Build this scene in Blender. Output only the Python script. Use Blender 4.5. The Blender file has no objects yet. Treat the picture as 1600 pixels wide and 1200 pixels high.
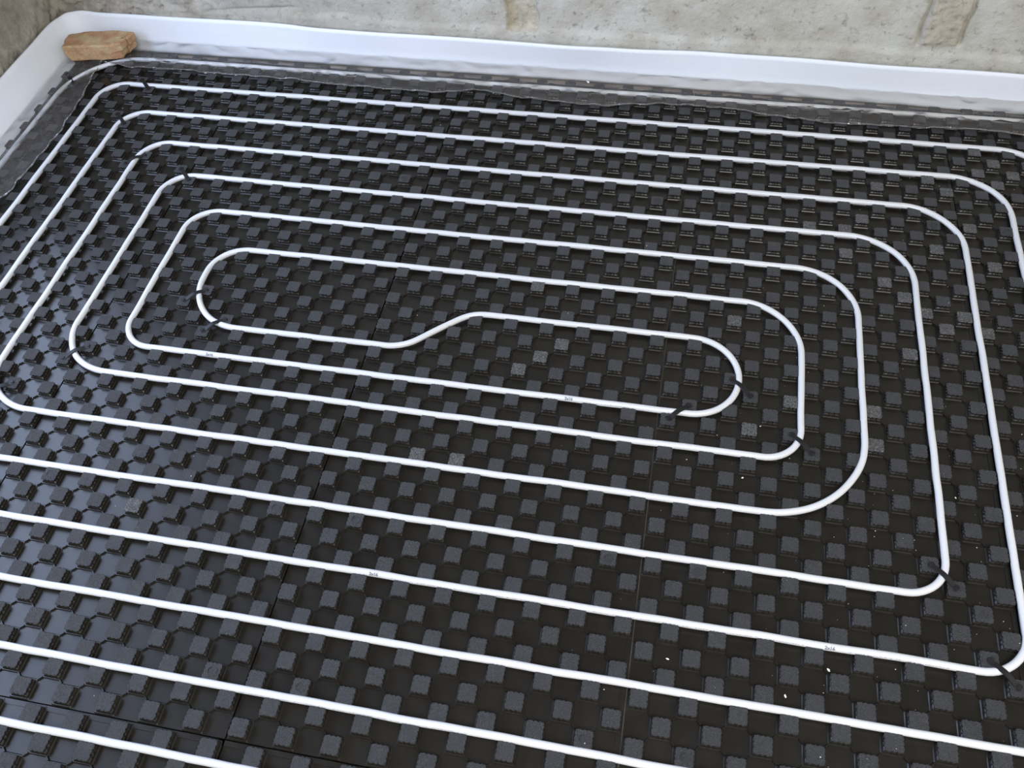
import bpy, bmesh, math, random
import numpy as np
from mathutils import Matrix, Vector, noise as mnoise

# ---------------------------------------------------------------- camera, light, exposure
scene = bpy.context.scene
COL = scene.collection
P = 0.05                 # stud pitch of the floor panels, metres
ZT = 0.048               # height of the stud tops above the concrete


def W(i, j, z=0.0):
    """lattice coordinates (stud columns, stud rows, depth below the stud tops) -> metres"""
    return Vector((i * P, -j * P, ZT - z * P))


RCV = ((0.98100625, -0.18720471, 0.0508048),
       (0.12057906, 0.79368522, 0.59625873),
       (-0.15194546, -0.57880754, 0.80118313))
rows = []
for k, sgn in ((0, 1), (1, -1), (2, -1)):
    r = RCV[k]
    rows.append((sgn * r[0], -sgn * r[1], -sgn * r[2]))
rot_wc = Matrix(rows).transposed()
cam_data = bpy.data.cameras.new('camera')
cam = bpy.data.objects.new('camera', cam_data)
COL.objects.link(cam)
cam.matrix_world = Matrix.Translation(W(39.84881581, 48.71276326, -36.91899669)) @ rot_wc.to_4x4()
cam_data.sensor_width = 36.0
cam_data.lens = 36.0 * 1380.06 / 1600.0
cam_data.clip_start = 0.02
scene.camera = cam
F_PX = 1380.06

world = bpy.data.worlds.new('world')
scene.world = world
world.use_nodes = True
bg = world.node_tree.nodes['Background']
bg.inputs[0].default_value = (0.55, 0.72, 1.0, 1)
bg.inputs[1].default_value = 0.6


def area(name, loc, rot, sx, sy, power, color, spread=math.pi):
    d = bpy.data.lights.new(name, 'AREA')
    d.shape = 'RECTANGLE'
    d.size, d.size_y = sx, sy
    d.energy = power
    d.color = color
    d.spread = spread
    o = bpy.data.objects.new(name, d)
    o.location = loc
    o.rotation_euler = rot
    COL.objects.link(o)
    return o


# room limits (metres)
XL, XR, YB, YF, HC = -7.5 * P, 4.6, 5.95 * P, -5.6, 3.4
WL = (-2.45, -0.25, 0.45, 2.05)     # left window y0, y1, z0, z1
SK = (1.4, 4.3, -4.9, -2.7)          # unseen ceiling opening, added to let in soft overhead fill: x0, x1, y0, y1
area('daylight_left_window', (XL - 0.02, (WL[0] + WL[1]) / 2, (WL[2] + WL[3]) / 2), (0, -math.pi / 2, 0),
     WL[3] - WL[2], WL[1] - WL[0], 40, (0.58, 0.70, 1.0))
area('added_ceiling_fill', ((SK[0] + SK[1]) / 2, (SK[2] + SK[3]) / 2, HC + 0.06), (0, 0, 0),
     SK[1] - SK[0], SK[3] - SK[2], 116, (1.0, 0.975, 0.945))  # fill lamp over the added opening, not a known source of the room

vs = scene.view_settings
vs.view_transform = 'Standard'
vs.look = 'None'
vs.gamma = 1.0
vs.use_curve_mapping = False
vs.exposure = 1.03

rng = random.Random(7)
nrng = np.random.default_rng(11)


# ---------------------------------------------------------------- helpers
def link(name, me, mat=None, parent=None):
    o = bpy.data.objects.new(name, me)
    COL.objects.link(o)
    if mat is not None and len(me.materials) == 0:
        for m in (mat if isinstance(mat, (list, tuple)) else [mat]):
            me.materials.append(m)
    if parent is not None:
        o.parent = parent
    return o


def from_py(name, verts, faces, mat=None, parent=None, smooth=False):
    me = bpy.data.meshes.new(name)
    me.from_pydata([tuple(v) for v in verts], [], faces)
    me.update()
    if smooth:
        me.polygons.foreach_set('use_smooth', [True] * len(me.polygons))
    return link(name, me, mat, parent)


def empty(name, loc):
    o = bpy.data.objects.new(name, None)
    o.location = loc
    o.empty_display_size = 0.02
    COL.objects.link(o)
    return o


def tag(o, label, cat, group=None, kind=None):
    o['label'] = label
    o['category'] = cat
    if group:
        o['group'] = group
    if kind:
        o['kind'] = kind
    return o


def box_geo(x0, x1, y0, y1, z0, z1, V, Fc):
    b = len(V)
    V += [(x0, y0, z0), (x1, y0, z0), (x1, y1, z0), (x0, y1, z0), (x0, y0, z1), (x1, y0, z1), (x1, y1, z1), (x0, y1, z1)]
    Fc += [(b, b + 3, b + 2, b + 1), (b + 4, b + 5, b + 6, b + 7), (b, b + 1, b + 5, b + 4), (b + 1, b + 2, b + 6, b + 5),
           (b + 2, b + 3, b + 7, b + 6), (b + 3, b, b + 4, b + 7)]


# value noise on numpy arrays
_tab = nrng.random((256, 256))


def vnoise(x, y):
    xi = np.floor(x).astype(int)
    yi = np.floor(y).astype(int)
    fx = x - xi
    fy = y - yi
    fx = fx * fx * (3 - 2 * fx)
    fy = fy * fy * (3 - 2 * fy)
    a = _tab[xi & 255, yi & 255]
    b = _tab[(xi + 1) & 255, yi & 255]
    c = _tab[xi & 255, (yi + 1) & 255]
    d = _tab[(xi + 1) & 255, (yi + 1) & 255]
    return (a * (1 - fx) + b * fx) * (1 - fy) + (c * (1 - fx) + d * fx) * fy


def fbm(x, y, o=4):
    s = 0
    a = 0.5
    for k in range(o):
        s = s + a * (vnoise(x * 2 ** k + 17 * k, y * 2 ** k + 31 * k) - 0.5)
        a *= 0.5
    return s


def sstep(a, b, x):
    t = np.clip((x - a) / (b - a), 0, 1)
    return t * t * (3 - 2 * t)


# ---------------------------------------------------------------- materials
class NT:
    def __init__(self, name):
        self.m = bpy.data.materials.new(name)
        self.m.use_nodes = True
        self.t = self.m.node_tree
        self.b = self.t.nodes['Principled BSDF']
        self.out = self.t.nodes['Material Output']

    def n(self, typ, **kw):
        nd = self.t.nodes.new(typ)
        for k, v in kw.items():
            if k in nd.inputs.keys():
                nd.inputs[k].default_value = v
            else:
                setattr(nd, k, v)
        return nd

    def l(self, a, b):
        self.t.links.new(a, b)

    def pos(self):
        return self.n('ShaderNodeNewGeometry').outputs['Position']

    def noise(self, scale, detail=4, rough=0.55, vec=None):
        nd = self.n('ShaderNodeTexNoise')
        nd.inputs['Scale'].default_value = scale
        nd.inputs['Detail'].default_value = detail
        nd.inputs['Roughness'].default_value = rough
        self.l(vec if vec is not None else self.pos(), nd.inputs['Vector'])
        return nd.outputs['Fac']

    def ramp(self, fac, stops):
        r = self.n('ShaderNodeValToRGB')
        el = r.color_ramp.elements
        while len(el) < len(stops):
            el.new(0.5)
        for e, (p, c) in zip(el, stops):
            e.position = p
            e.color = c if len(c) == 4 else (*c, 1)
        self.l(fac, r.inputs[0])
        return r.outputs[0]

    def mix(self, fac, a, b):
        m = self.n('ShaderNodeMix', data_type='RGBA')
        for sock, v in ((m.inputs[0], fac), (m.inputs[6], a), (m.inputs[7], b)):
            if isinstance(v, (int, float)):
                sock.default_value = v
            elif isinstance(v, tuple):
                sock.default_value = (*v, 1) if len(v) == 3 else v
            else:
                self.l(v, sock)
        return m.outputs[2]

    def bump(self, h, strength, dist):
        bp = self.n('ShaderNodeBump')
        bp.inputs['Strength'].default_value = strength
        bp.inputs['Distance'].default_value = dist
        self.l(h, bp.inputs['Height'])
        self.l(bp.outputs[0], self.b.inputs['Normal'])
        return bp

    def base(self, c, rough=0.5, spec=0.5):
        if isinstance(c, tuple):
            self.b.inputs['Base Color'].default_value = (*c, 1)
        else:
            self.l(c, self.b.inputs['Base Color'])
        self.b.inputs['Roughness'].default_value = rough
        self.b.inputs['Specular IOR Level'].default_value = spec
        return self.m


def m_stud(name, dust):
    a = NT(name)
    grain = a.noise(430, 3, 0.6)
    big = a.noise(9, 3)
    d = a.noise(260, 5, 0.7)
    if dust:
        f = a.ramp(d, [(0.36, (0.12, 0.12, 0.12)), (0.62, (0.9, 0.9, 0.9))])
        c = a.mix(f, (0.04, 0.04, 0.042), (0.26, 0.26, 0.25))
    else:
        f = a.ramp(big, [(0.35, (0.0, 0.0, 0.0)), (0.75, (1, 1, 1))])
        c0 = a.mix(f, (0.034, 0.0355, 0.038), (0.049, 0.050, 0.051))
        f2 = a.ramp(d, [(0.62, (0, 0, 0)), (0.85, (0.35, 0.35, 0.35))])
        c = a.mix(f2, c0, (0.11, 0.11, 0.11))
    c = a.mix(a.ramp(grain, [(0.42, (1, 1, 1)), (0.6, (0, 0, 0))]), c, (0.020, 0.0205, 0.022))
    a.bump(grain, 1.0, 0.007)
    return a.base(c, 0.45, 0.65)


def m_sheet():
    a = NT('black_sheet_plastic')
    f = a.ramp(a.noise(14, 5, 0.65), [(0.35, (0, 0, 0)), (0.8, (1, 1, 1))])
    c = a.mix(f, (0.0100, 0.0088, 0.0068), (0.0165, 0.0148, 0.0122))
    f2 = a.ramp(a.noise(330, 3, 0.6), [(0.68, (0, 0, 0)), (0.8, (0.3, 0.3, 0.3))])
    c = a.mix(f2, c, (0.09, 0.085, 0.075))
    a.bump(a.noise(420, 2), 0.15, 0.0006)
    return a.base(c, 0.31, 0.36)


def m_simple(name, col, rough=0.5, spec=0.5, nscale=60, var=0.12, bump=0.0, bdist=0.002):
    a = NT(name)
    nz = a.noise(nscale, 4)
    lo = tuple(x * (1 - var) for x in col)
    hi = tuple(min(1, x * (1 + var)) for x in col)
    c = a.mix(a.ramp(nz, [(0.3, (0, 0, 0)), (0.7, (1, 1, 1))]), lo, hi)
    if bump:
        a.bump(nz, bump, bdist)
    return a.base(c, rough, spec)


def m_wall():
    a = NT('mortar_wall')
    p = a.pos()
    sep = a.n('ShaderNodeSeparateXYZ')
    a.l(p, sep.inputs[0])
    n1 = a.noise(7, 6, 0.6)
    n2 = a.noise(45, 6, 0.65)
    c = a.mix(a.ramp(n1, [(0.36, (0, 0, 0)), (0.62, (1, 1, 1))]), (0.44, 0.415, 0.35), (0.56, 0.56, 0.505))
    c = a.mix(a.ramp(n2, [(0.28, (1, 1, 1)), (0.44, (0, 0, 0))]), c, (0.27, 0.25, 0.21))
    # browner cement smears towards the corner
    mr = a.n('ShaderNodeMapRange')
    a.l(sep.outputs[0], mr.inputs[0])
    mr.inputs[1].default_value = -0.2
    mr.inputs[2].default_value = 1.3
    mr.inputs[3].default_value = 0.85
    mr.inputs[4].default_value = 0.0
    brown = a.mix(a.ramp(a.noise(16, 6, 0.7), [(0.34, (0, 0, 0)), (0.66, (1, 1, 1))]), (0.21, 0.185, 0.145), (0.44, 0.41, 0.345))
    c = a.mix(mr.outputs[0], c, brown)
    at = a.n('ShaderNodeAttribute', attribute_name='joint_mortar')
    c = a.mix(at.outputs['Fac'], c, a.mix(a.ramp(n2, [(0.3, (0, 0, 0)), (0.6, (1, 1, 1))]), (0.28, 0.235, 0.16), (0.52, 0.47, 0.35)))
    a.bump(a.noise(150, 6, 0.7), 0.7, 0.005)
    return a.base(c, 0.92, 0.2)


def m_foam():
    a = NT('white_foam')
    a.bump(a.noise(220, 3), 0.25, 0.0015)
    a.b.inputs['Subsurface Weight'].default_value = 0.0
    return a.base((0.80, 0.84, 0.89), 0.65, 0.35)


def m_pipe():
    a = NT('white_pipe_plastic')
    return a.base((0.60, 0.615, 0.63), 0.3, 0.45)


def m_film():
    a = NT('clear_plastic_film')
    t = a.t
    tr = a.n('ShaderNodeBsdfTransparent')
    tr.inputs[0].default_value = (0.995, 0.995, 0.995, 1)
    df = a.n('ShaderNodeBsdfDiffuse')
    df.inputs[0].default_value = (0.80, 0.75, 0.70, 1)
    gl = a.n('ShaderNodeBsdfGlossy')
    gl.inputs['Roughness'].default_value = 0.09
    bp = a.n('ShaderNodeBump')
    bp.inputs['Strength'].default_value = 1.0
    bp.inputs['Distance'].default_value = 0.03
    a.l(a.noise(34, 4, 0.55), bp.inputs['Height'])
    a.l(bp.outputs[0], gl.inputs['Normal'])
    fr = a.n('ShaderNodeFresnel')
    fr.inputs[0].default_value = 1.27
    m1 = a.n('ShaderNodeMixShader')
    m1.inputs[0].default_value = 0.055
    a.l(tr.outputs[0], m1.inputs[1])
    a.l(df.outputs[0], m1.inputs[2])
    m2 = a.n('ShaderNodeMixShader')
    mu = a.n('ShaderNodeMath', operation='MULTIPLY')
    a.l(fr.outputs[0], mu.inputs[0])
    mu.inputs[1].default_value = 1.0
    a.l(mu.outputs[0], m2.inputs[0])
    a.l(m1.outputs[0], m2.inputs[1])
    a.l(gl.outputs[0], m2.inputs[2])
    a.l(m2.outputs[0], a.out.inputs['Surface'])
    return a.m


def m_brick():
    a = NT('yellow_brick')
    n1 = a.noise(22, 5, 0.6)
    n2 = a.noise(140, 5, 0.7)
    c = a.mix(a.ramp(n1, [(0.38, (0, 0, 0)), (0.62, (1, 1, 1))]), (0.44, 0.245, 0.135), (0.54, 0.41, 0.235))
    c = a.mix(a.ramp(n2, [(0.56, (0, 0, 0)), (0.72, (0.8, 0.8, 0.8))]), c, (0.72, 0.60, 0.40))
    c = a.mix(a.ramp(n2, [(0.24, (0.9, 0.9, 0.9)), (0.38, (0, 0, 0))]), c, (0.22, 0.12, 0.06))
    a.bump(a.noise(170, 6, 0.7), 0.8, 0.004)
    return a.base(c, 0.95, 0.15)


M_STUD = m_stud('black_stud_plastic', False)
M_DUST = m_stud('dusty_stud_plastic', True)
M_SHEET = m_sheet()
M_WALL = m_wall()
M_FOAM = m_foam()
M_PIPE = m_pipe()
M_FILM = m_film()
M_BRICK = m_brick()
M_CLIP = m_simple('clip_plastic', (0.007, 0.007, 0.0075), 0.55, 0.35)
M_CRUMB = m_simple('white_plaster', (0.78, 0.77, 0.72), 0.9, 0.2)
M_INK = m_simple('grey_print_ink', (0.13, 0.14, 0.18), 0.5, 0.3)
M_FAINT = m_simple('faint_print_ink', (0.38, 0.40, 0.44), 0.5, 0.3)
M_CONC = m_simple('concrete_floor', (0.46, 0.40, 0.34), 0.9, 0.2, 12, 0.3, 0.4, 0.004)
M_PLAST = m_simple('room_plaster', (0.30, 0.28, 0.25), 0.9, 0.2, 5, 0.1)
M_WHITE = m_simple('white_plaster_wall', (0.74, 0.72, 0.68), 0.9, 0.2, 5, 0.08)
M_CEIL = m_simple('ceiling_concrete', (0.26, 0.25, 0.23), 0.9, 0.2, 5, 0.1)
M_RUBBLE = m_simple('mortar_rubble', (0.27, 0.24, 0.20), 0.95, 0.1, 60, 0.5, 0.6, 0.004)
M_FRAME = m_simple('window_frame_plastic', (0.8, 0.8, 0.8), 0.4, 0.5)

# ---------------------------------------------------------------- room shell
V, Fc = [], []
box_geo(XL - 0.3, XR + 0.2, YF - 0.2, YB + 0.2, -0.12, 0.0, V, Fc)
o = from_py('floor', V, Fc, M_CONC)
o['kind'] = 'structure'
V, Fc = [], []
box_geo(XL - 0.3, SK[0], YF - 0.2, YB + 0.2, HC, HC + 0.12, V, Fc)
box_geo(SK[1], XR + 0.2, YF - 0.2, YB + 0.2, HC, HC + 0.12, V, Fc)
box_geo(SK[0], SK[1], YF - 0.2, SK[2], HC, HC + 0.12, V, Fc)
box_geo(SK[0], SK[1], SK[3], YB + 0.2, HC, HC + 0.12, V, Fc)
o = from_py('ceiling', V, Fc, M_CEIL)
o['kind'] = 'structure'


def wall_grid(us, zs, hfun, to_world):
    U, Z = np.meshgrid(us, zs)
    Hh = hfun(U, Z)
    nu = len(us)
    verts = [to_world(u, z, h) for u, z, h in zip(U.ravel(), Z.ravel(), Hh.ravel())]
    faces = []
    for b in range(len(zs) - 1):
        for a in range(nu - 1):
            k = b * nu + a
            faces.append((k, k + 1, k + nu + 1, k + nu))
    return verts, faces


def h_back(u, z):
    """height of the mortar face out of the back wall, metres"""
    i = u / P
    h = 0.010 * fbm(u * 5, z * 5, 3) + 0.0035 * fbm(u * 26, z * 26, 3) + 0.003 * fbm(u * 90, z * 110, 3)
    # low mortar fillet along the foot of the wall
    e = 0.19 + 0.03 * fbm(u * 4, u * 0 + 3.3, 3)
    h = h + 0.007 * (1 - sstep(e - 0.012, e + 0.012, z))
    # open vertical joints
    wob = 0.25 * fbm(z * 30, u * 0 + 1.7, 3)
    j1 = sstep(27.2, 27.6, i + wob) * (1 - sstep(29.3, 29.6, i + 1.4 * wob)) * sstep(0.172, 0.188, z)
    h = h - 0.024 * j1 + j1 * 0.008 * fbm(u * 60, z * 60, 3)
    z2 = 0.222
    j2 = sstep(54.0, 54.3, i + wob) * (1 - sstep(56.3, 56.6, i + wob)) * sstep(z2 - 0.012, z2 + 0.006, z)
    h = h + j2 * (0.006 + 0.008 * fbm(u * 50, z * 50, 3))
    for ce in (54.0, 56.5):
        h = h - 0.016 * np.exp(-((i + wob - ce - 0.03 * (z - 0.25) / P) / 0.11) ** 2) * sstep(z2 - 0.012, z2 + 0.006, z)
    # bed joint crack left of the middle
    h = h - 0.007 * np.exp(-((z - 0.048 - P * (2.84 + 0.095 * (i - 6.4))) / 0.006) ** 2) * sstep(4, 6, i) * (1 - sstep(11.5, 12.5, i))
    # rough torn mortar near the corner
    rough = 1 - sstep(3, 9, i)
    h = h + rough * (0.022 * fbm(u * 22, z * 22, 4) - 0.010 * (fbm(u * 30 + 9, z * 30, 2) > 0.06))
    return h


us = np.concatenate([np.arange(XL - 0.05, 3.75, 0.0042), np.linspace(3.76, XR, 6)])
zs = np.concatenate([np.arange(-0.01, 0.47, 0.0042), np.linspace(0.48, HC, 14)])
v, f = wall_grid(us, zs, h_back, lambda u, z, h: (u, YB - h, z))
o = from_py('wall_back', v, f, M_WALL, smooth=True)
va = np.array(v)
ii, zz_ = va[:, 0] / P + 0.3 * fbm(va[:, 2] * 30, va[:, 0] * 0 + 1.7, 3), va[:, 2] + 0.012 * fbm(va[:, 0] * 40, va[:, 2] * 40, 2)
jm = 0.7 * sstep(27.1, 27.5, ii) * (1 - sstep(29.3, 29.7, ii)) * sstep(0.168, 0.185, zz_)
jm = jm + 0.5 * sstep(53.9, 54.4, ii) * (1 - sstep(56.2, 56.7, ii)) * sstep(0.208, 0.224, zz_)
o.data.attributes.new('joint_mortar', 'FLOAT', 'POINT').data.foreach_set('value', np.clip(jm, 0, 1))
o['kind'] = 'structure'


def h_left(u, z):
    h = 0.010 * fbm(u * 5 + 40, z * 5, 3) + 0.004 * fbm(u * 40, z * 40 + 7, 3)
    low = 1 - sstep(0.13, 0.24, z + 0.12 * fbm(u * 9, z * 9 + 20, 2))
    h = h + low * (0.012 + 0.03 * fbm(u * 26, z * 26, 4))
    corner = sstep(0.12, 0.26, u + 0.1 * fbm(u * 10, z * 10, 2))
    h = h + corner * (0.008 + 0.03 * fbm(u * 24 + 5, z * 24, 4))
    return h


# lower left wall as a displaced grid, the rest around the window opening as boxes
us = np.concatenate([np.linspace(YF, -0.75, 30), np.arange(-0.74, YB + 0.03, 0.0045)])
zs = np.concatenate([np.arange(-0.01, 0.47, 0.0045), np.linspace(0.475, WL[2], 3)])
v, f = wall_grid(us, zs, h_left, lambda u, z, h: (XL + h, u, z))
f = [tuple(reversed(q)) for q in f]
V, Fc = list(v), list(f)
box_geo(XL - 0.2, XL - 0.001, YF, WL[0], WL[2], HC, V, Fc)
box_geo(XL - 0.2, XL - 0.001, WL[1], YB + 0.1, WL[2], HC, V, Fc)
box_geo(XL - 0.2, XL - 0.001, WL[0], WL[1], WL[3], HC, V, Fc)
o = from_py('wall_left', V, Fc, M_WALL, smooth=False)
o.data.polygons.foreach_set('use_smooth', [k < len(f) for k in range(len(Fc))])
o['kind'] = 'structure'
V, Fc = [], []
box_geo(XR, XR + 0.2, YF, YB + 0.1, 0, HC, V, Fc)
o = from_py('wall_right', V, Fc, M_WHITE)
o['kind'] = 'structure'
V, Fc = [], []
box_geo(XL - 0.2, XR + 0.2, YF - 0.2, YF, 0, HC, V, Fc)
o = from_py('wall_front', V, Fc, M_PLAST)
o['kind'] = 'structure'
# bare window frame in the opening
V, Fc = [], []
for a0, a1, b0, b1 in ((WL[0], WL[1], WL[2], WL[2] + .05), (WL[0], WL[1], WL[3] - .05, WL[3]), (WL[0], WL[0] + .05, WL[2] + .05, WL[3] - .05),
                       (WL[1] - .05, WL[1], WL[2] + .05, WL[3] - .05)):
    box_geo(XL - 0.14, XL - 0.08, a0, a1, b0, b1, V, Fc)
o = from_py('window_1', V, Fc, M_FRAME)
o['kind'] = 'structure'
# ---------------------------------------------------------------- studded panels
H = 0.36          # stud height in pitches


def ring_pts(half, cr, wave, nseg=11, lobes=3):
    """rounded square with wavy sides"""
    pts = []
    for s in range(4):
        ca, sa = math.cos(s * math.pi / 2), math.sin(s * math.pi / 2)
        L = half - cr
        loc = []
        for k in range(nseg):
            t = k / (nseg - 1)
            y = -L + 2 * L * t
            x = half + wave * math.cos(2 * math.pi * lobes * (t - 0.5)) * (1 if 0 < k < nseg - 1 else 0.4)
            loc.append((x, y))
        for k in (1, 2):
            an = k * math.pi / 6
            loc.append((L + cr * math.cos(an), L + cr * math.sin(an)))
        for x, y in loc:
            pts.append((x * ca - y * sa, x * sa + y * ca))
    return pts


def stud_geo(ringmark=False):
    prof = [(0.468, 0.05, 0.0, H), (0.466, 0.05, 0.0, H - 0.008), (0.428, 0.05, 0.0, H - 0.050), (0.396, 0.06, 0.006, H - 0.053),
            (0.388, 0.06, 0.014, H - 0.100), (0.356, 0.07, 0.016, H - 0.152), (0.336, 0.07, 0.012, H - 0.175),
            (0.332, 0.07, 0.014, 0.125), (0.358, 0.075, 0.020, 0.092), (0.371, 0.075, 0.024, 0.046), (0.369, 0.08, 0.024, 0.022), (0.350, 0.08, 0.020, 0.003),
            (0.325, 0.08, 0.010, 0.0)]
    V, Fc = [], []
    n = None
    for half, cr, wv, z in prof:
        r = ring_pts(half, cr, wv)
        n = len(r)
        V += [(x * P, y * P, (H - z) * P) for x, y in r]
    for a in range(len(prof) - 1):
        for k in range(n):
            k2 = (k + 1) % n
            Fc.append((a * n + k, a * n + k2, (a + 1) * n + k2, (a + 1) * n + k))
    top = (len(prof) - 1) * n
    if not ringmark:
        Fc.append(tuple(range(top, top + n)))
    else:
        # moulded circle on the top face
        m = n
        base = len(V)
        ang = [math.atan2(V[top + k][1], V[top + k][0]) for k in range(n)]
        for rr, dz in ((0.235, 0), (0.22, 0.014), (0.19, 0.014), (0.175, -0.012)):
            V += [(rr * P * math.cos(t), rr * P * math.sin(t), (H + dz) * P) for t in ang]
        prev = top
        for q in range(4):
            cur = base + q * m
            for k in range(m):
                k2 = (k + 1) % m
                Fc.append((prev + k, prev + k2, cur + k2, cur + k))
            prev = cur
        Fc.append(tuple(range(prev, prev + m)))
    return V, Fc


SV, SF = stud_geo()
NR = 4 * (11 + 2)
me_stud = bpy.data.meshes.new('stud')
me_stud.from_pydata(SV, [], SF)
me_stud.materials.append(M_STUD)
me_stud.materials.append(M_SHEET)
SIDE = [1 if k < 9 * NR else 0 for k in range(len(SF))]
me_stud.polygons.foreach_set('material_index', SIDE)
me_stud.polygons.foreach_set('use_smooth', [len(q) == 4 and k >= 9 * NR for k, q in enumerate(SF)])
RV, RF = stud_geo(True)
me_ring = bpy.data.meshes.new('ring_marked_stud')
me_ring.from_pydata(RV, [], RF)
me_ring.materials.append(M_STUD)
me_ring.materials.append(M_SHEET)
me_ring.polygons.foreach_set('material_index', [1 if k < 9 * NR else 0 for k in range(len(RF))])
me_ring.polygons.foreach_set('use_smooth', [len(q) == 4 and k >= 9 * NR for k, q in enumerate(RF)])
SVn = np.array(SV)

DUSTY = {(56, 14), (57, 15), (55, 15), (53, 13), (54, 14), (50, 8), (50, 10), (55, 9), (52, 12), (59, 3), (58, 0), (59, 1), (58, 2), (52, 4),
         (55, 3), (60, 2), (56, 4), (44, 16), (35, 19), (33, 21), (34, 20), (33, 15), (29, 27), (31, 27), (16, 32), (45, 23), (47, 21), (51, 21),
         (51, 23), (48, 8), (51, 7), (53, 17), (58, 10), (57, 7)}

Rm = np.array(RCV)
CPOS = np.array([39.84881581, 48.71276326, -36.91899669])


def to_px(i, j, z=0.0):
    c = Rm @ (np.array([i, j, z]) - CPOS)
    return 800 + F_PX * c[0] / c[2], 600 + F_PX * c[1] / c[2], c[2]


MAT_I0, MAT_I1, MAT_J0, MAT_J1 = -5.5, 68.5, -4.5, 49.5
cols = [(-5.5, 8.5), (8.5, 24.5), (24.5, 40.5), (40.5, 56.5), (56.5, 68.5)]
rws = [(-4.5, 13.5), (13.5, 41.5), (41.5, 49.5)]
PANEL_LABEL = {
    (0, 0): 'black studded floor heating panel in the back left corner below the yellow brick',
    (1, 0): 'black studded panel along the back wall, next to the corner panel with the brick',
    (2, 0): 'black studded panel along the back wall, third panel from the corner with the brick',
    (3, 0): 'black studded panel along the back wall, fourth panel from the corner with the brick',
    (4, 0): 'black studded panel along the back wall at the far right, with dust-grey studs',
    (0, 1): 'black studded panel of the middle row against the left-hand foam strip',
    (1, 1): 'black studded panel of the middle row carrying the left ends of the innermost pipe loop',
    (2, 1): 'black studded panel of the middle row under the S-bend of the white pipe',
    (3, 1): 'black studded panel of the middle row carrying the right end of the innermost pipe loop',
    (4, 1): 'black studded panel of the middle row along the right edge of the photo',
    (0, 2): 'black studded panel at the bottom edge, beyond the left of the near-row seam',
    (1, 2): 'black studded panel at the bottom left, in front of the long cross seam',
    (2, 2): 'black studded panel at the bottom edge, right of the seam at the bottom left',
    (3, 2): 'black studded panel at the bottom edge right of the middle',
}
FLOOR_Z = ZT - H * P
G = 0.03


def build_panel(ci, ri):
    i0, i1 = cols[ci]
    j0, j1 = rws[ri]
    ctr = W((i0 + i1) / 2, (j0 + j1) / 2)
    ctr.z = 0.0
    studs = [(i, j) for i in range(math.ceil(i0), math.floor(i1) + 1) for j in range(math.ceil(j0), math.floor(j1) + 1)
             if (i + j) % 2 == 0]
    inview = []
    for s in studs:
        x, y, d = to_px(*s)
        if -12 < x < 1612 and -12 < y < 1212:
            inview.append((d, s))
    if not inview:
        return
    root = empty('studded_panel', ctr)
    tag(root, PANEL_LABEL[(ci, ri)], 'floor panel', 'studded floor heating panels')
    # base sheet: slab, raised lips along two edges, small webs between diagonal studs
    V, Fc = [], []

    def lbox(a0, a1, b0, b1, z0, z1):
        p0 = W(a0, b1, 0) - ctr
        p1 = W(a1, b0, 0) - ctr
        box_geo(p0.x, p1.x, p0.y, p1.y, z0, z1, V, Fc)
    lbox(i0 + G, i1 - G, j0 + G, j1 - G, 0.0005, FLOOR_Z)
    lip = 0.22
    lbox(i1 - G - lip, i1 - G, j0 + G, j1 - G, FLOOR_Z - 0.001, FLOOR_Z + 0.0016)
    lbox(i0 + G, i1 - G, j0 + G, j0 + G + lip, FLOOR_Z - 0.001, FLOOR_Z + 0.0016)
    webh = FLOOR_Z + 0.10 * P
    for i in range(math.ceil(i0), math.floor(i1)):
        for j in range(math.ceil(j0), math.floor(j1)):
            c = W(i + .5, j + .5) - ctr
            sg = -1 if (i + j) % 2 == 0 else 1
            d = Vector((1, sg, 0)).normalized() * 0.11 * P
            nrm = Vector((-d.y, d.x, 0)).normalized() * 0.035 * P
            b = len(V)
            for zz, kk, ln in ((FLOOR_Z - .0005, 1.5, 1.0), (webh, 0.7, 1.0)):
                for q in (-d * ln - nrm * kk, d * ln - nrm * kk, d * ln + nrm * kk, -d * ln + nrm * kk):
                    V.append((c.x + q.x, c.y + q.y, zz))
            Fc += [(b + 4, b + 5, b + 6, b + 7), (b, b + 1, b + 5, b + 4), (b + 1, b + 2, b + 6, b + 5), (b + 2, b + 3, b + 7, b + 6),
                   (b + 3, b, b + 4, b + 7)]
    from_py('base_sheet', V, Fc, M_SHEET, root)
    inview.sort()
    own = {s for _, s in inview[:100]}
    for s in own:
        ringm = s[0] % 16 in (7, 11) and s[1] % 8 == 7
        o = bpy.data.objects.new('stud', me_ring if ringm else me_stud)
        o.parent = root
        l = W(s[0], s[1]) - ctr
        o.location = (l.x, l.y, FLOOR_Z)
        COL.objects.link(o)
        if s in DUSTY:
            o.material_slots[0].link = 'OBJECT'
            o.material_slots[0].material = M_DUST
            o['label'] = 'dust-grey scuffed stud'
        elif ringm:
            o['label'] = 'stud with a moulded ring on top'
    rest = [s for s in studs if s not in own]
    if rest:
        allv, allf, mats = [], [], []
        n = len(SV)
        for q, s in enumerate(rest):
            l = W(s[0], s[1]) - ctr
            allv.append(SVn + np.array([l.x, l.y, FLOOR_Z]))
            allf += [tuple(x + q * n for x in fc) for fc in SF]
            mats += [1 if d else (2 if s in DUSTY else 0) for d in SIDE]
        me = bpy.data.meshes.new('far_studs')
        me.from_pydata(np.concatenate(allv).tolist(), [], allf)
        me.materials.append(M_STUD)
        me.materials.append(M_SHEET)
        me.materials.append(M_DUST)
        me.polygons.foreach_set('material_index', mats)
        me.polygons.foreach_set('use_smooth', [len(q) == 4 and (k % len(SF)) >= 9 * NR for k, q in enumerate(allf)])
        o = link('studs', me, None, root)
        o['kind'] = 'stuff'


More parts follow.
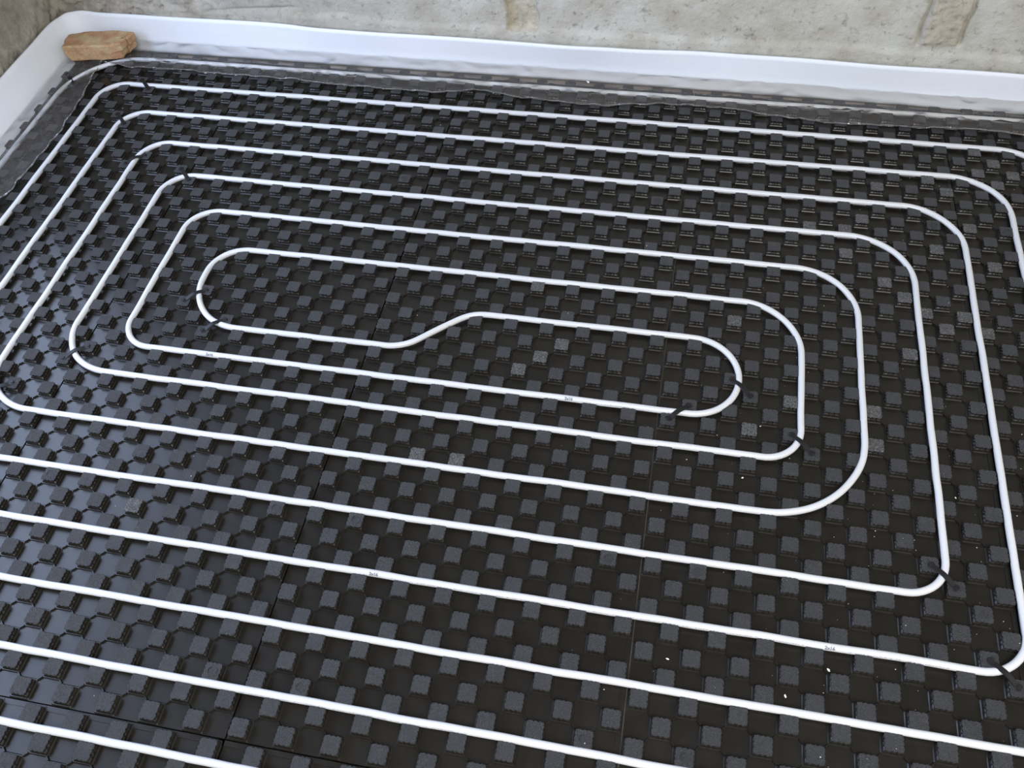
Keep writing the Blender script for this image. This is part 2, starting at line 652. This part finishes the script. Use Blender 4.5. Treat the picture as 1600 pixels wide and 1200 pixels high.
for ri in range(3):
    for ci in range(5):
        if (ci, ri) in PANEL_LABEL:
            build_panel(ci, ri)

# ---------------------------------------------------------------- the heating pipe
PR = 0.166       # pipe radius in pitches
PZ = 0.06        # centre, just below the stud tops
corners = [(-4, 39.5, 0), (62.6, 39.5, 3), (62.6, -.5, 3.4), (-1.5, -.5, 1.9), (-1.5, 33.5, 2.5), (56.6, 33.5, 2.0), (56.6, 5.5, 3.4),
           (4.5, 5.5, 1.9), (4.5, 27.5, 3.2), (50.5, 27.5, 4.8), (50.5, 11.5, 3.4), (10.5, 11.5, 1.9), (10.5, 22.5, 1.8), (44.4, 22.5, 2.45),
           (44.4, 17.5, 2.5), (29.7, 17.5, 2.4), (26.4, 20.45, 2.4), (13.4, 20.5, 3.4), (13.4, 14.5, 2.1), (47.5, 14.5, 3.3), (47.5, 24.5, 1.9),
           (7.5, 24.5, 3.2), (7.5, 8.5, 1.9), (53.6, 8.5, 3.4), (53.7, 30.5, 1.8), (1.5, 30.5, 2.5), (1.5, 2.5, 1.9), (59.5, 2.5, 3.3),
           (59.5, 36.5, 3), (-4.6, 36.5, 2.5), (-4.6, -3.55, 5.1), (65.6, -3.5, 3), (65.6, 42.5, 3), (-4, 42.5, 0)]


def fillet_path(cs, step=0.33):
    pts = []
    n = len(cs)
    arcs = []
    for k in range(1, n - 1):
        a = Vector(cs[k - 1][:2])
        b = Vector(cs[k][:2])
        c = Vector(cs[k + 1][:2])
        u = (a - b).normalized()
        w = (c - b).normalized()
        th = u.angle(w)
        r = cs[k][2]
        t = r / math.tan(th / 2)
        p0 = b + u * t
        p1 = b + w * t
        ctr = b + (u + w).normalized() * (r / math.sin(th / 2))
        a0 = math.atan2(p0.y - ctr.y, p0.x - ctr.x)
        a1 = math.atan2(p1.y - ctr.y, p1.x - ctr.x)
        da = (a1 - a0 + math.pi) % (2 * math.pi) - math.pi
        m = max(6, int(abs(da) * r / 0.22))
        arcs.append([ctr + Vector((math.cos(a0 + da * q / m), math.sin(a0 + da * q / m))) * r for q in range(m + 1)])
    cur = Vector(cs[0][:2])
    pts.append(cur)
    for arc in arcs + [[Vector(cs[-1][:2])]]:
        d = arc[0] - pts[-1]
        m = max(1, int(d.length / step))
        s = pts[-1].copy()
        for q in range(1, m):
            pts.append(s + d * q / m)
        pts += arc
    return pts


path2 = fillet_path(corners)
# gentle waviness of pipe held between the studs
path = []
acc = 0
for k, p in enumerate(path2):
    if k:
        acc += (p - path2[k - 1]).length
    q0 = path2[max(0, k - 1)]
    q1 = path2[min(len(path2) - 1, k + 1)]
    d = (q1 - q0).normalized()
    nn = Vector((-d.y, d.x))
    wv = 0.035 * mnoise.noise(Vector((acc * 0.35, 1.3, 0))) + 0.02 * mnoise.noise(Vector((acc * 0.8, 7.3, 0)))
    pp = p + nn * wv
    z = PZ - 0.02 * abs(mnoise.noise(Vector((acc * 0.25, 5.1, 2))))
    path.append((pp.x, pp.y, z))


def sweep(path, r, seg=14):
    V, Fc = [], []
    pts = [W(*p) for p in path]
    n = len(pts)
    for k, p in enumerate(pts):
        d = (pts[min(n - 1, k + 1)] - pts[max(0, k - 1)]).normalized()
        side = d.cross(Vector((0, 0, 1))).normalized()
        up = side.cross(d)
        for s in range(seg):
            a = 2 * math.pi * s / seg
            V.append(p + side * math.cos(a) * r + up * math.sin(a) * r)
    for k in range(n - 1):
        for s in range(seg):
            s2 = (s + 1) % seg
            Fc.append((k * seg + s, (k + 1) * seg + s, (k + 1) * seg + s2, k * seg + s2))
    Fc.append(tuple(range(seg)))
    Fc.append(tuple(reversed(range((n - 1) * seg, n * seg))))
    return V, Fc


V, Fc = sweep(path, PR * P)
pipe = from_py('heating_pipe', V, Fc, M_PIPE, smooth=True)
tag(pipe, 'white plastic heating pipe laid in a double rectangular spiral between the black studs', 'pipe')


def nearest_on_path(i, j, horizontal=True):
    best = None
    for k in range(1, len(path) - 1):
        a = path[k]
        if abs(a[0] - i) < 0.4 and abs(a[1] - j) < 0.8:
            e = abs(a[0] - i) + abs(a[1] - j)
            if best is None or e < best[0]:
                best = (e, a)
    return best[1]


def wrap_on_pipe(i, j, verts2, phi0=0.95):
    """x runs along the pipe, y round it; phi0 = angle from the near side towards the top"""
    c = nearest_on_path(i, j)
    o = W(i, c[1], c[2])
    rr = PR * P + 0.00025
    res = []
    for x, y in verts2:
        a = phi0 + y / rr
        # follow the pipe's own centre line
        cj = nearest_on_path(i + x / P, c[1])
        oo = W(i + x / P, cj[1], cj[2])
        res.append((oo.x, oo.y - math.cos(a) * rr, oo.z + math.sin(a) * rr))
    return res


fc = bpy.data.curves.new('print', 'FONT')
fc.body = '2x16'
fc.size = 0.0105
fc.resolution_u = 3
fc.offset = 0.0004
fo = bpy.data.objects.new('print', fc)
COL.objects.link(fo)
bpy.context.view_layer.update()
tm = bpy.data.meshes.new_from_object(fo)
bpy.data.objects.remove(fo)
tb = bmesh.new()
tb.from_mesh(tm)
for k in range(-4, 20):
    bmesh.ops.bisect_plane(tb, geom=tb.verts[:] + tb.edges[:] + tb.faces[:], plane_co=(0, k * 0.0006, 0), plane_no=(0, 1, 0))
tb.verts.index_update()
t2 = [(v.co.x, v.co.y) for v in tb.verts]
tf = [tuple(v.index for v in p.verts) for p in tb.faces]
tb.free()
for i, j in ((15.9, 22.5), (35.7, 22.5), (28.45, 33.5), (48.4, 33.5)):
    o = from_py('size_print', wrap_on_pipe(i, j, [(x, y - 0.004) for x, y in t2]), tf, M_INK, pipe)
    o['label'] = 'grey 2x16 size print'


def dashes(i, j, length, seed):
    r = random.Random(seed)
    V2, F2 = [], []
    x = 0.0
    while x < length:
        w = r.uniform(0.002, 0.006)
        if r.random() < 0.78:
            b = len(V2)
            h = r.uniform(0.0010, 0.0022)
            V2 += [(x, -0.002), (x + w, -0.002), (x + w, -0.002 + h), (x, -0.002 + h)]
            F2.append((b, b + 1, b + 2, b + 3))
        x += w + r.uniform(0.0008, 0.003)
    o = from_py('faint_print', wrap_on_pipe(i, j, V2, 0.62), F2, M_FAINT, pipe)
    o['label'] = 'faint worn grey line of print'


for a in ((29.4, 33.5, .16), (32.4, 33.5, .26), (38.3, 33.5, .46), (49.4, 33.5, .20), (36.6, 22.5, .12), (16.9, 22.5, .14), (24.5, 39.5, .32),
          (29.5, 39.5, .24)):
    dashes(*a, int(a[0] * 10))

# ---------------------------------------------------------------- hold-down clips
me_clip = None


def clip_mesh():
    """strap over a pipe along +x between two stud tops, rounded lug ends; origin on the stud-top plane"""
    L = math.sqrt(2) * P / 2
    w = 0.0066
    top = max(0.10, PR - PZ + 0.07) * P
    prof = []
    for k in range(-16, 17):
        x = k / 16 * L * 1.12
        ax = abs(x)
        z = 0.0018
        r = PR * P + 0.0028
        zc = -PZ * P + 0.0012
        if ax < r:
            z = max(z, zc + math.sqrt(r * r - ax * ax))
        z = max(z, (top + 0.0005) * max(0, 1 - (ax / (L * 0.85)) ** 1.6))
        ww = w * (1.0 if ax < L * 0.8 else 1.0 + 0.55 * math.sin(min(1, (ax - L * 0.8) / (L * 0.32)) * math.pi))
        if k in (-16, 16):
            ww = w * 0.45
        prof.append((x, ww, z))
    th = 0.0022
    V, Fc = [], []
    for x, ww, z in prof:
        V += [(x, -ww, z - th), (x, ww, z - th), (x, ww * .8, z), (x, -ww * .8, z)]
    n = len(prof)
    for k in range(n - 1):
        for s in range(4):
            s2 = (s + 1) % 4
            Fc.append((k * 4 + s, k * 4 + s2, (k + 1) * 4 + s2, (k + 1) * 4 + s))
    Fc.append((3, 2, 1, 0))
    b = (n - 1) * 4
    Fc.append((b, b + 1, b + 2, b + 3))
    strap = (V, Fc)
    # round button
    V, Fc = [], []
    m = 14
    for r, z in ((0.0046, 0.0002), (0.0046, 0.003), (0.0038, 0.0038)):
        V += [(r * math.cos(2 * math.pi * k / m), r * math.sin(2 * math.pi * k / m), z) for k in range(m)]
    for a in range(2):
        for k in range(m):
            k2 = (k + 1) % m
            Fc.append((a * m + k, a * m + k2, (a + 1) * m + k2, (a + 1) * m + k))
    Fc.append(tuple(range(2 * m, 3 * m)))
    return strap, (V, Fc), L


(strapV, strapF), (butV, butF), CL = clip_mesh()
me_strap = bpy.data.meshes.new('strap')
me_strap.from_pydata(strapV, [], strapF)
me_strap.materials.append(M_CLIP)
me_but = bpy.data.meshes.new('button')
me_but.from_pydata(butV, [], butF)
me_but.materials.append(M_CLIP)
CLIPS = [((-5, -1), (-4, 0), 'black clip on the outermost pipe beside the left foam strip, nearest the brick'),
         ((1, -1), (2, 0), 'black clip near the top left on the second pipe line from the back wall'),
         ((1, 3), (2, 4), 'black clip at the far left corner of the third pipe loop counted from the wall'),
         ((4, 8), (5, 7), 'black clip leaning the other way at the far left corner of the fourth pipe loop'),
         ((8, 8), (9, 9), 'black clip at the far left corner of the fifth pipe loop from the wall'),
         ((13, 19), (14, 18), 'black clip over the left turn of the innermost pipe loop, the farther of two'),
         ((15, 21), (16, 20), 'black clip over the left turn of the innermost pipe loop, the nearer of two'),
         ((8, 24), (9, 23), 'black clip at the near left bend of the pipe, left of the inner loops'),
         ((5, 27), (6, 26), 'black clip at the left edge of the photo on a bend running out of it'),
         ((44, 20), (45, 21), 'black clip at the right tip of the innermost pipe loop'),
         ((41, 23), (42, 22), 'black clip on the near side of the innermost loop, by the right-hand seam'),
         ((47, 23), (48, 24), 'black clip at the near right bend of the second loop from the centre'),
         ((53, 29), (54, 30), 'black clip at the near right bend of the fourth loop from the centre'),
         ((55, 33), (56, 34), 'black clip at the lower right corner of the photo, nearest the viewer')]
for a, b, lab in CLIPS:
    pa, pb = W(*a), W(*b)
    mid = (pa + pb) / 2
    root = empty('pipe_clip', mid)
    root.rotation_euler = (0, 0, math.atan2(pb.y - pa.y, pb.x - pa.x))
    tag(root, lab, 'clip', 'black hold-down clips over the pipe')
    o = bpy.data.objects.new('strap', me_strap)
    o.parent = root
    COL.objects.link(o)
    for sx in (-1, 1):
        o = bpy.data.objects.new('button', me_but)
        o.parent = root
        o.location = (sx * CL, 0, 0)
        COL.objects.link(o)

# ---------------------------------------------------------------- perimeter foam strip with film skirt
pairs = [(70, -5.12, 70, -5.25), (62, -5.15, 62, -5.3), (56.9, -5.2, 57, -5.35), (52, -5.18, 52, -5.45), (47.5, -5.28, 47.5, -5.5), (44, -5.38, 44, -5.5),
         (40.8, -5.42, 41, -5.55), (37.5, -5.3, 37.5, -5.58), (35, -5.2, 35, -5.6), (32.5, -5.06, 32, -5.62), (29, -5.16, 29, -5.62), (24, -5.25, 24, -5.62), (20.8, -5.36, 20.8, -5.6),
         (16.7, -5.28, 16.7, -5.58), (13.5, -5.35, 13.5, -5.58), (11, -5.55, 11, -5.6), (6, -5.62, 6, -5.6), (1.2, -5.64, 1.2, -5.6), (-1.5, -5.64, -1.3, -5.58), (-4, -5.66, -3.3, -5.5),
         (-5.0, -5.66, -4.15, -5.45), (-5.7, -5.58, -4.75, -5.3), (-6.15, -5.38, -5.15, -5.1), (-6.45, -5.08, -5.45, -4.82), (-6.64, -4.6, -5.68, -4.4), (-6.78, -3.5, -5.9, -3.4),
         (-6.8, -1.1, -5.95, -1.1), (-6.82, 1.2, -5.9, 1.1), (-6.92, 2.9, -5.85, 3), (-6.98, 5.5, -5.82, 5.5), (-7, 8, -5.8, 8), (-7, 16, -5.8, 16), (-7, 30, -5.8, 30), (-7, 49, -5.8, 49)]


def catmull(pts, per):
    res = []
    pts = [np.array(p, float) for p in pts]
    for k in range(len(pts) - 1):
        p0 = pts[max(0, k - 1)]
        p1, p2 = pts[k], pts[k + 1]
        p3 = pts[min(len(pts) - 1, k + 2)]
        # centripetal-ish: use limited tangents
        d = np.linalg.norm(p2[:2] - p1[:2])
        d0 = max(1e-6, np.linalg.norm(p1[:2] - p0[:2]))
        d2 = max(1e-6, np.linalg.norm(p3[:2] - p2[:2]))
        m1 = (p2 - p0) / (d + d0) * d if k else (p2 - p1)
        m2 = (p3 - p1) / (d + d2) * d if k < len(pts) - 2 else (p2 - p1)
        for q in range(per):
            t = q / per
            res.append((2 * t ** 3 - 3 * t ** 2 + 1) * p1 + (t ** 3 - 2 * t ** 2 + t) * m1 + (-2 * t ** 3 + 3 * t ** 2) * p2 + (t ** 3 - t ** 2) * m2)
    res.append(pts[-1])
    return res


line = catmull(pairs, 8)
prof = [(0.62, 0.90, -0.08), (0.50, 0.62, -0.06), (0.30, 0.33, -0.03), (0.10, 0.12, 0.0), (-0.3, 0.03, 0.08), (-0.8, 0.0, 0.3), (-1.4, 0, 0.62), (-1.9, 0, 0.86), (-2.2, 0, 1.0)]
V, Fc = [], []
TH = 0.15
np_ = len(prof)
outer = []
for k, q in enumerate(line):
    a = line[max(0, k - 1)]
    b = line[min(len(line) - 1, k + 1)]
    d = (b - a)[2:4]
    d /= np.linalg.norm(d)
    nrm = np.array([d[1], -d[0]])        # pointing out of the room
    c = np.array([28.0, 15.0]) - q[2:4]
    if nrm @ c > 0:
        nrm = -nrm
    s = k * 0.11
    wob = 0.03 * math.sin(s * 1.3) + 0.02 * math.sin(s * 3.1)
    ins, out = [], []
    foot = 0.28
    for z, inn, f in prof:
        base = q[2:4] * (1 - f) + q[0:2] * f
        zz = z + (wob * max(0, f))
        pi = base - nrm * inn * foot
        ins.append(W(pi[0], pi[1], zz))
        po = pi + nrm * TH
        out.append(W(po[0], po[1], zz if z < 0.6 else zz))
    V += ins + out[::-1]
n2 = 2 * np_
for k in range(len(line) - 1):
    for s in range(n2):
        s2 = (s + 1) % n2
        Fc.append((k * n2 + s, k * n2 + s2, (k + 1) * n2 + s2, (k + 1) * n2 + s))
Fc.append(tuple(range(n2)))
Fc.append(tuple(reversed(range((len(line) - 1) * n2, len(line) * n2))))
strip_root = empty('edge_strip', W(0, -5.6, 0.9))
tag(strip_root, 'white foam edge insulation strip standing along the back and left wall with clear film skirt', 'insulation strip')


def child_at(o, root):
    o.parent = root
    o.matrix_parent_inverse = Matrix.Translation(-root.location)


foam = from_py('foam_band', V, Fc, M_FOAM, smooth=True)
child_at(foam, strip_root)

# film skirt lying over the outer pipe and studs
back_edge = [(-4.6, -2.75), (-2.98, -2.7), (-0.7, -2.3), (4.39, -2.32), (9.4, -2.26), (16.75, -1.96), (22.61, -1.89), (25.9, -2.5), (28.25, -2.04), (32.72, -1.78),
             (34.89, -1.82), (38.27, -2.44), (41.24, -2.44), (43.33, -2.48), (45.41, -1.98), (49.07, -1.75), (53.43, -1.75), (57.34, -2.03), (61.14, -1.92), (68, -1.9)]
left_edge = [(-2.9, -3.6), (-2.98, -2.7), (-2.91, -1.01), (-2.43, 1.42), (-2.28, 3.63), (-2.08, 5.39), (-2.17, 7.47), (-2.3, 9.8), (-2.34, 11.4), (-2.63, 12.49), (-2.7, 15.5), (-2.3, 26), (-2.6, 37), (-2.4, 49)]


def film_sheet(edge_axis_pts, fixed, along, seed, zoff):
    """along = 0: the skirt runs along i (back); 1: along j (left)"""
    A = np.array([p[along] for p in edge_axis_pts])
    E = np.array([p[1 - along] for p in edge_axis_pts])
    s0, s1 = A[0], A[-1]
    ns = int((s1 - s0) / 0.16)
    nt = 26
    hem = ((0.0, 0.07), (-0.05, 0.10), (-0.09, 0.05))
    V = []
    for a in range(ns + 1):
        s = s0 + (s1 - s0) * a / ns
        e = np.interp(s, A, E)
        fx = fixed(s)
        for b in range(nt + 1 + len(hem)):
            t = min(1.0, b / nt)
            c = fx + (e - fx) * t
            hz = 0.0
            if b > nt:
                c += hem[b - nt - 1][0]
                hz = hem[b - nt - 1][1]
            # drape: from the strip down to the studs, up over the pipe, then to the loose edge
            u = c - (-3.5 if along == 0 else -4.6)
            zz = -0.02
            zz = min(zz, -0.155 + 0.9 * max(0, abs(u) - 0.10) ** 1.1 * 0.6)
            wall_d = abs(c - fx)
            zz = min(zz, -0.20 + 0.25 * wall_d) if wall_d < 0.9 else zz
            # sag between studs beyond the pipe
            if u > 0.5:
                zz += 0.05 * (0.5 - 0.5 * math.cos(2 * math.pi * (s + c) / 2)) * min(1, (u - 0.5))
            w1 = mnoise.noise(Vector((s * 0.55 + seed, c * 0.8, seed)))
            w2 = 1 - abs(mnoise.noise(Vector((s * 0.34 + 0.6 * c + seed, c * 0.8 - 0.2 * s, 3 + seed)))) * 5
            w3 = 1 - abs(mnoise.noise(Vector((s * 0.5 - 0.7 * c + seed, c * 0.7 + 0.15 * s, 13 + seed)))) * 5
            lift = 0.03 + 0.05 * w1 + 0.24 * max(0, w2) + 0.18 * max(0, w3)
            if along == 1:      # held down by the clip
                lift *= 1 - math.exp(-((s + 0.5) / 1.1) ** 2)
            zz -= lift * (0.25 + 0.75 * min(1, max(0, u + 0.3))) * (1 - 0.65 * min(1, max(0, (t - 0.75) / 0.2)))
            zz -= zoff + hz * 0.8
            V.append(W(s, c, zz) if along == 0 else W(c, s, zz))
    Fc = []
    nt += len(hem)
    flip = (V[nt + 1] - V[0]).cross(V[1] - V[0]).z < 0
    for a in range(ns):
        for b in range(nt):
            k = a * (nt + 1) + b
            q = (k, k + nt + 1, k + nt + 2, k + 1)
            Fc.append(q[::-1] if flip else q)
    return V, Fc


V, Fc = film_sheet(back_edge, lambda s: -5.42 + (0.12 if s > 50 else 0), 0, 3.0, 0.012)
o = from_py('film_skirt', V, Fc, M_FILM, smooth=True)
child_at(o, strip_root)
o['label'] = 'clear film skirt along the back wall'
V, Fc = film_sheet(left_edge, lambda s: -5.78, 1, 9.0, 0.0)
o = from_py('film_skirt', V, Fc, M_FILM, smooth=True)
child_at(o, strip_root)
o['label'] = 'clear film skirt along the left wall'

# ---------------------------------------------------------------- broken brick
bm = bmesh.new()
bmesh.ops.create_cube(bm, size=1)
bmesh.ops.scale(bm, vec=(0.222, 0.098, 0.060), verts=bm.verts)
bmesh.ops.bevel(bm, geom=bm.edges[:], offset=0.0035, segments=1, affect='EDGES')
bmesh.ops.subdivide_edges(bm, edges=[e for e in bm.edges if e.calc_length() > 0.03], cuts=14, use_grid_fill=True)
bmesh.ops.subdivide_edges(bm, edges=[e for e in bm.edges if e.calc_length() > 0.012], cuts=1, use_grid_fill=True)
for v in bm.verts:
    c = v.co.copy()
    # chipped ends: right end breaks to a blunt point, left bottom corner knocked off
    if c.x > 0.07:
        k = (c.x - 0.07) / 0.041
        v.co.y += 0.012 * k * (1 if c.y < 0 else -0.8)
        v.co.x += 0.022 * k * max(0, 0.6 + c.y / 0.06)
        if c.z < 0:
            v.co.x -= 0.010 * k
    if c.x < -0.06:
        k = (-0.06 - c.x) / 0.051
        if c.z < 0:
            v.co.x += 0.018 * k * (-c.z / 0.03)
        if c.y > 0:
            v.co.y -= 0.016 * k
    nz = mnoise.noise(c * 28) * 0.0035 + mnoise.noise(c * 90) * 0.0016
    v.co += v.normal * nz
bm.normal_update()
me = bpy.data.meshes.new('brick')
bm.to_mesh(me)
bm.free()
me.polygons.foreach_set('use_smooth', [True] * len(me.polygons))
brick = link('brick', me, M_BRICK)
brick.location = W(-3.45, -3.55, -0.22) + Vector((0, 0, 0.030))
brick.rotation_euler = (0, 0, math.radians(9))
tag(brick, 'chipped yellow brick lying on the film in the back left corner', 'brick')

# ---------------------------------------------------------------- mortar rubble behind the strip
V, Fc = [], []


def lump(c, r, seed, V, Fc, flat=0.7):
    b = len(V)
    bmm = bmesh.new()
    bmesh.ops.create_icosphere(bmm, subdivisions=1, radius=1)
    for v in bmm.verts:
        k = 1 + 0.45 * mnoise.noise(v.co * 1.3 + Vector((seed, 0, 0)))
        V.append((c[0] + v.co.x * r * k, c[1] + v.co.y * r * k * 0.8, c[2] + v.co.z * r * k * flat))
    bmm.verts.index_update()
    Fc += [tuple(b + v.index for v in f.verts) for f in bmm.faces]
    bmm.free()


for k in range(150):
    y = rng.uniform(-0.45, 0.28)
    x = XL + rng.uniform(-0.002, 0.03)
    lump((x, y, rng.uniform(0.0, 0.13) * rng.random() + 0.02), rng.uniform(0.004, 0.015), k * 3.7, V, Fc)
rub = from_py('mortar_rubble', V, Fc, M_RUBBLE)
tag(rub, 'crumbled brown mortar lumps behind the foam strip at the foot of the left wall', 'rubble', kind='stuff')

# ---------------------------------------------------------------- crumbs on the panels


def crumb(i, j, sx, sy, ang, label, group=None, z=H, sz=None):
    bmm = bmesh.new()
    bmesh.ops.create_icosphere(bmm, subdivisions=1, radius=1)
    sd = i * 3.1 + j
    for v in bmm.verts:
        v.co *= 1 + 0.5 * mnoise.noise(v.co * 1.4 + Vector((sd, 0, 0)))
        v.co.x *= sx
        v.co.y *= sy
        v.co.z *= sz or min(sx, sy) * 0.6
    mm = bpy.data.meshes.new('plaster_crumb')
    bmm.to_mesh(mm)
    bmm.free()
    o = link('plaster_crumb', mm, M_CRUMB)
    lowest = min(v.co.z for v in mm.vertices)
    o.location = W(i, j, z) + Vector((0, 0, -lowest))
    o.rotation_euler = (0, 0, ang)
    tag(o, label, 'crumb', group or 'white plaster crumbs on the panels')


crumb(48.62, 34.4, .0050, .0030, -0.9, 'largest white plaster crumb, just below the pipe print at the lower right')
crumb(46.89, 35.8, .0044, .0026, -1.1, 'white plaster crumb between the two lowest right pipe lines, left of the largest crumb')
crumb(42.03, 35.07, .0036, .0022, -0.2, 'white plaster crumb just right of the long seam near the bottom edge')
crumb(55.15, 28.5, .0056, .0018, 0.05, 'thin white splinter on the floor right of the fourth loop from the centre')
crumb(54.55, 25.2, .0042, .0018, -1.0, 'white chip on the floor between the two long upright pipe runs at the right')
crumb(44.81, 25.65, .0030, .0024, 0.4, 'white crumb right of the seam, below the second loop from the centre')
crumb(44.92, 27.0, .0028, .0022, 0.0, 'white crumb just behind the near run of the third loop from the centre')
crumb(45.55, 22.5, .0032, .0020, -0.3, 'white crumb enclosed between the innermost and second pipe loop')
crumb(43.47, 23.4, .0028, .0020, -0.6, 'white crumb below the right turn of the innermost loop')
crumb(33.2, -4.25, .0085, .0045, -0.9, 'white plaster shard lying on the film by the back foam strip', z=-0.12, sz=.0012)
V, Fc = [], []
tries = 0
while tries < 1300:
    tries += 1
    i, j = rng.uniform(-2, 62), rng.uniform(-1, 42)
    dens = 0.06 + 0.94 * max(0, min(1, (i - 34) / 18)) * max(0.15, min(1, (j - 4) / 22))
    if rng.random() > dens:
        continue
    ri_, rj_ = round(i), round(j)
    on = (ri_ + rj_) % 2 == 0
    if on and max(abs(i - ri_), abs(j - rj_)) > 0.28:
        continue
    p = W(i, j, 0.0 if on else H)
    r = rng.choice((0.0006, 0.0007, 0.0008, 0.0010, 0.0014))
    lump((p.x, p.y, p.z + r * 0.4), r, i * 7 + j, V, Fc)
sp = from_py('plaster_specks', V, Fc, M_CRUMB)
tag(sp, 'fine white plaster specks scattered over the black panels, thickest at the lower right', 'specks', kind='stuff')
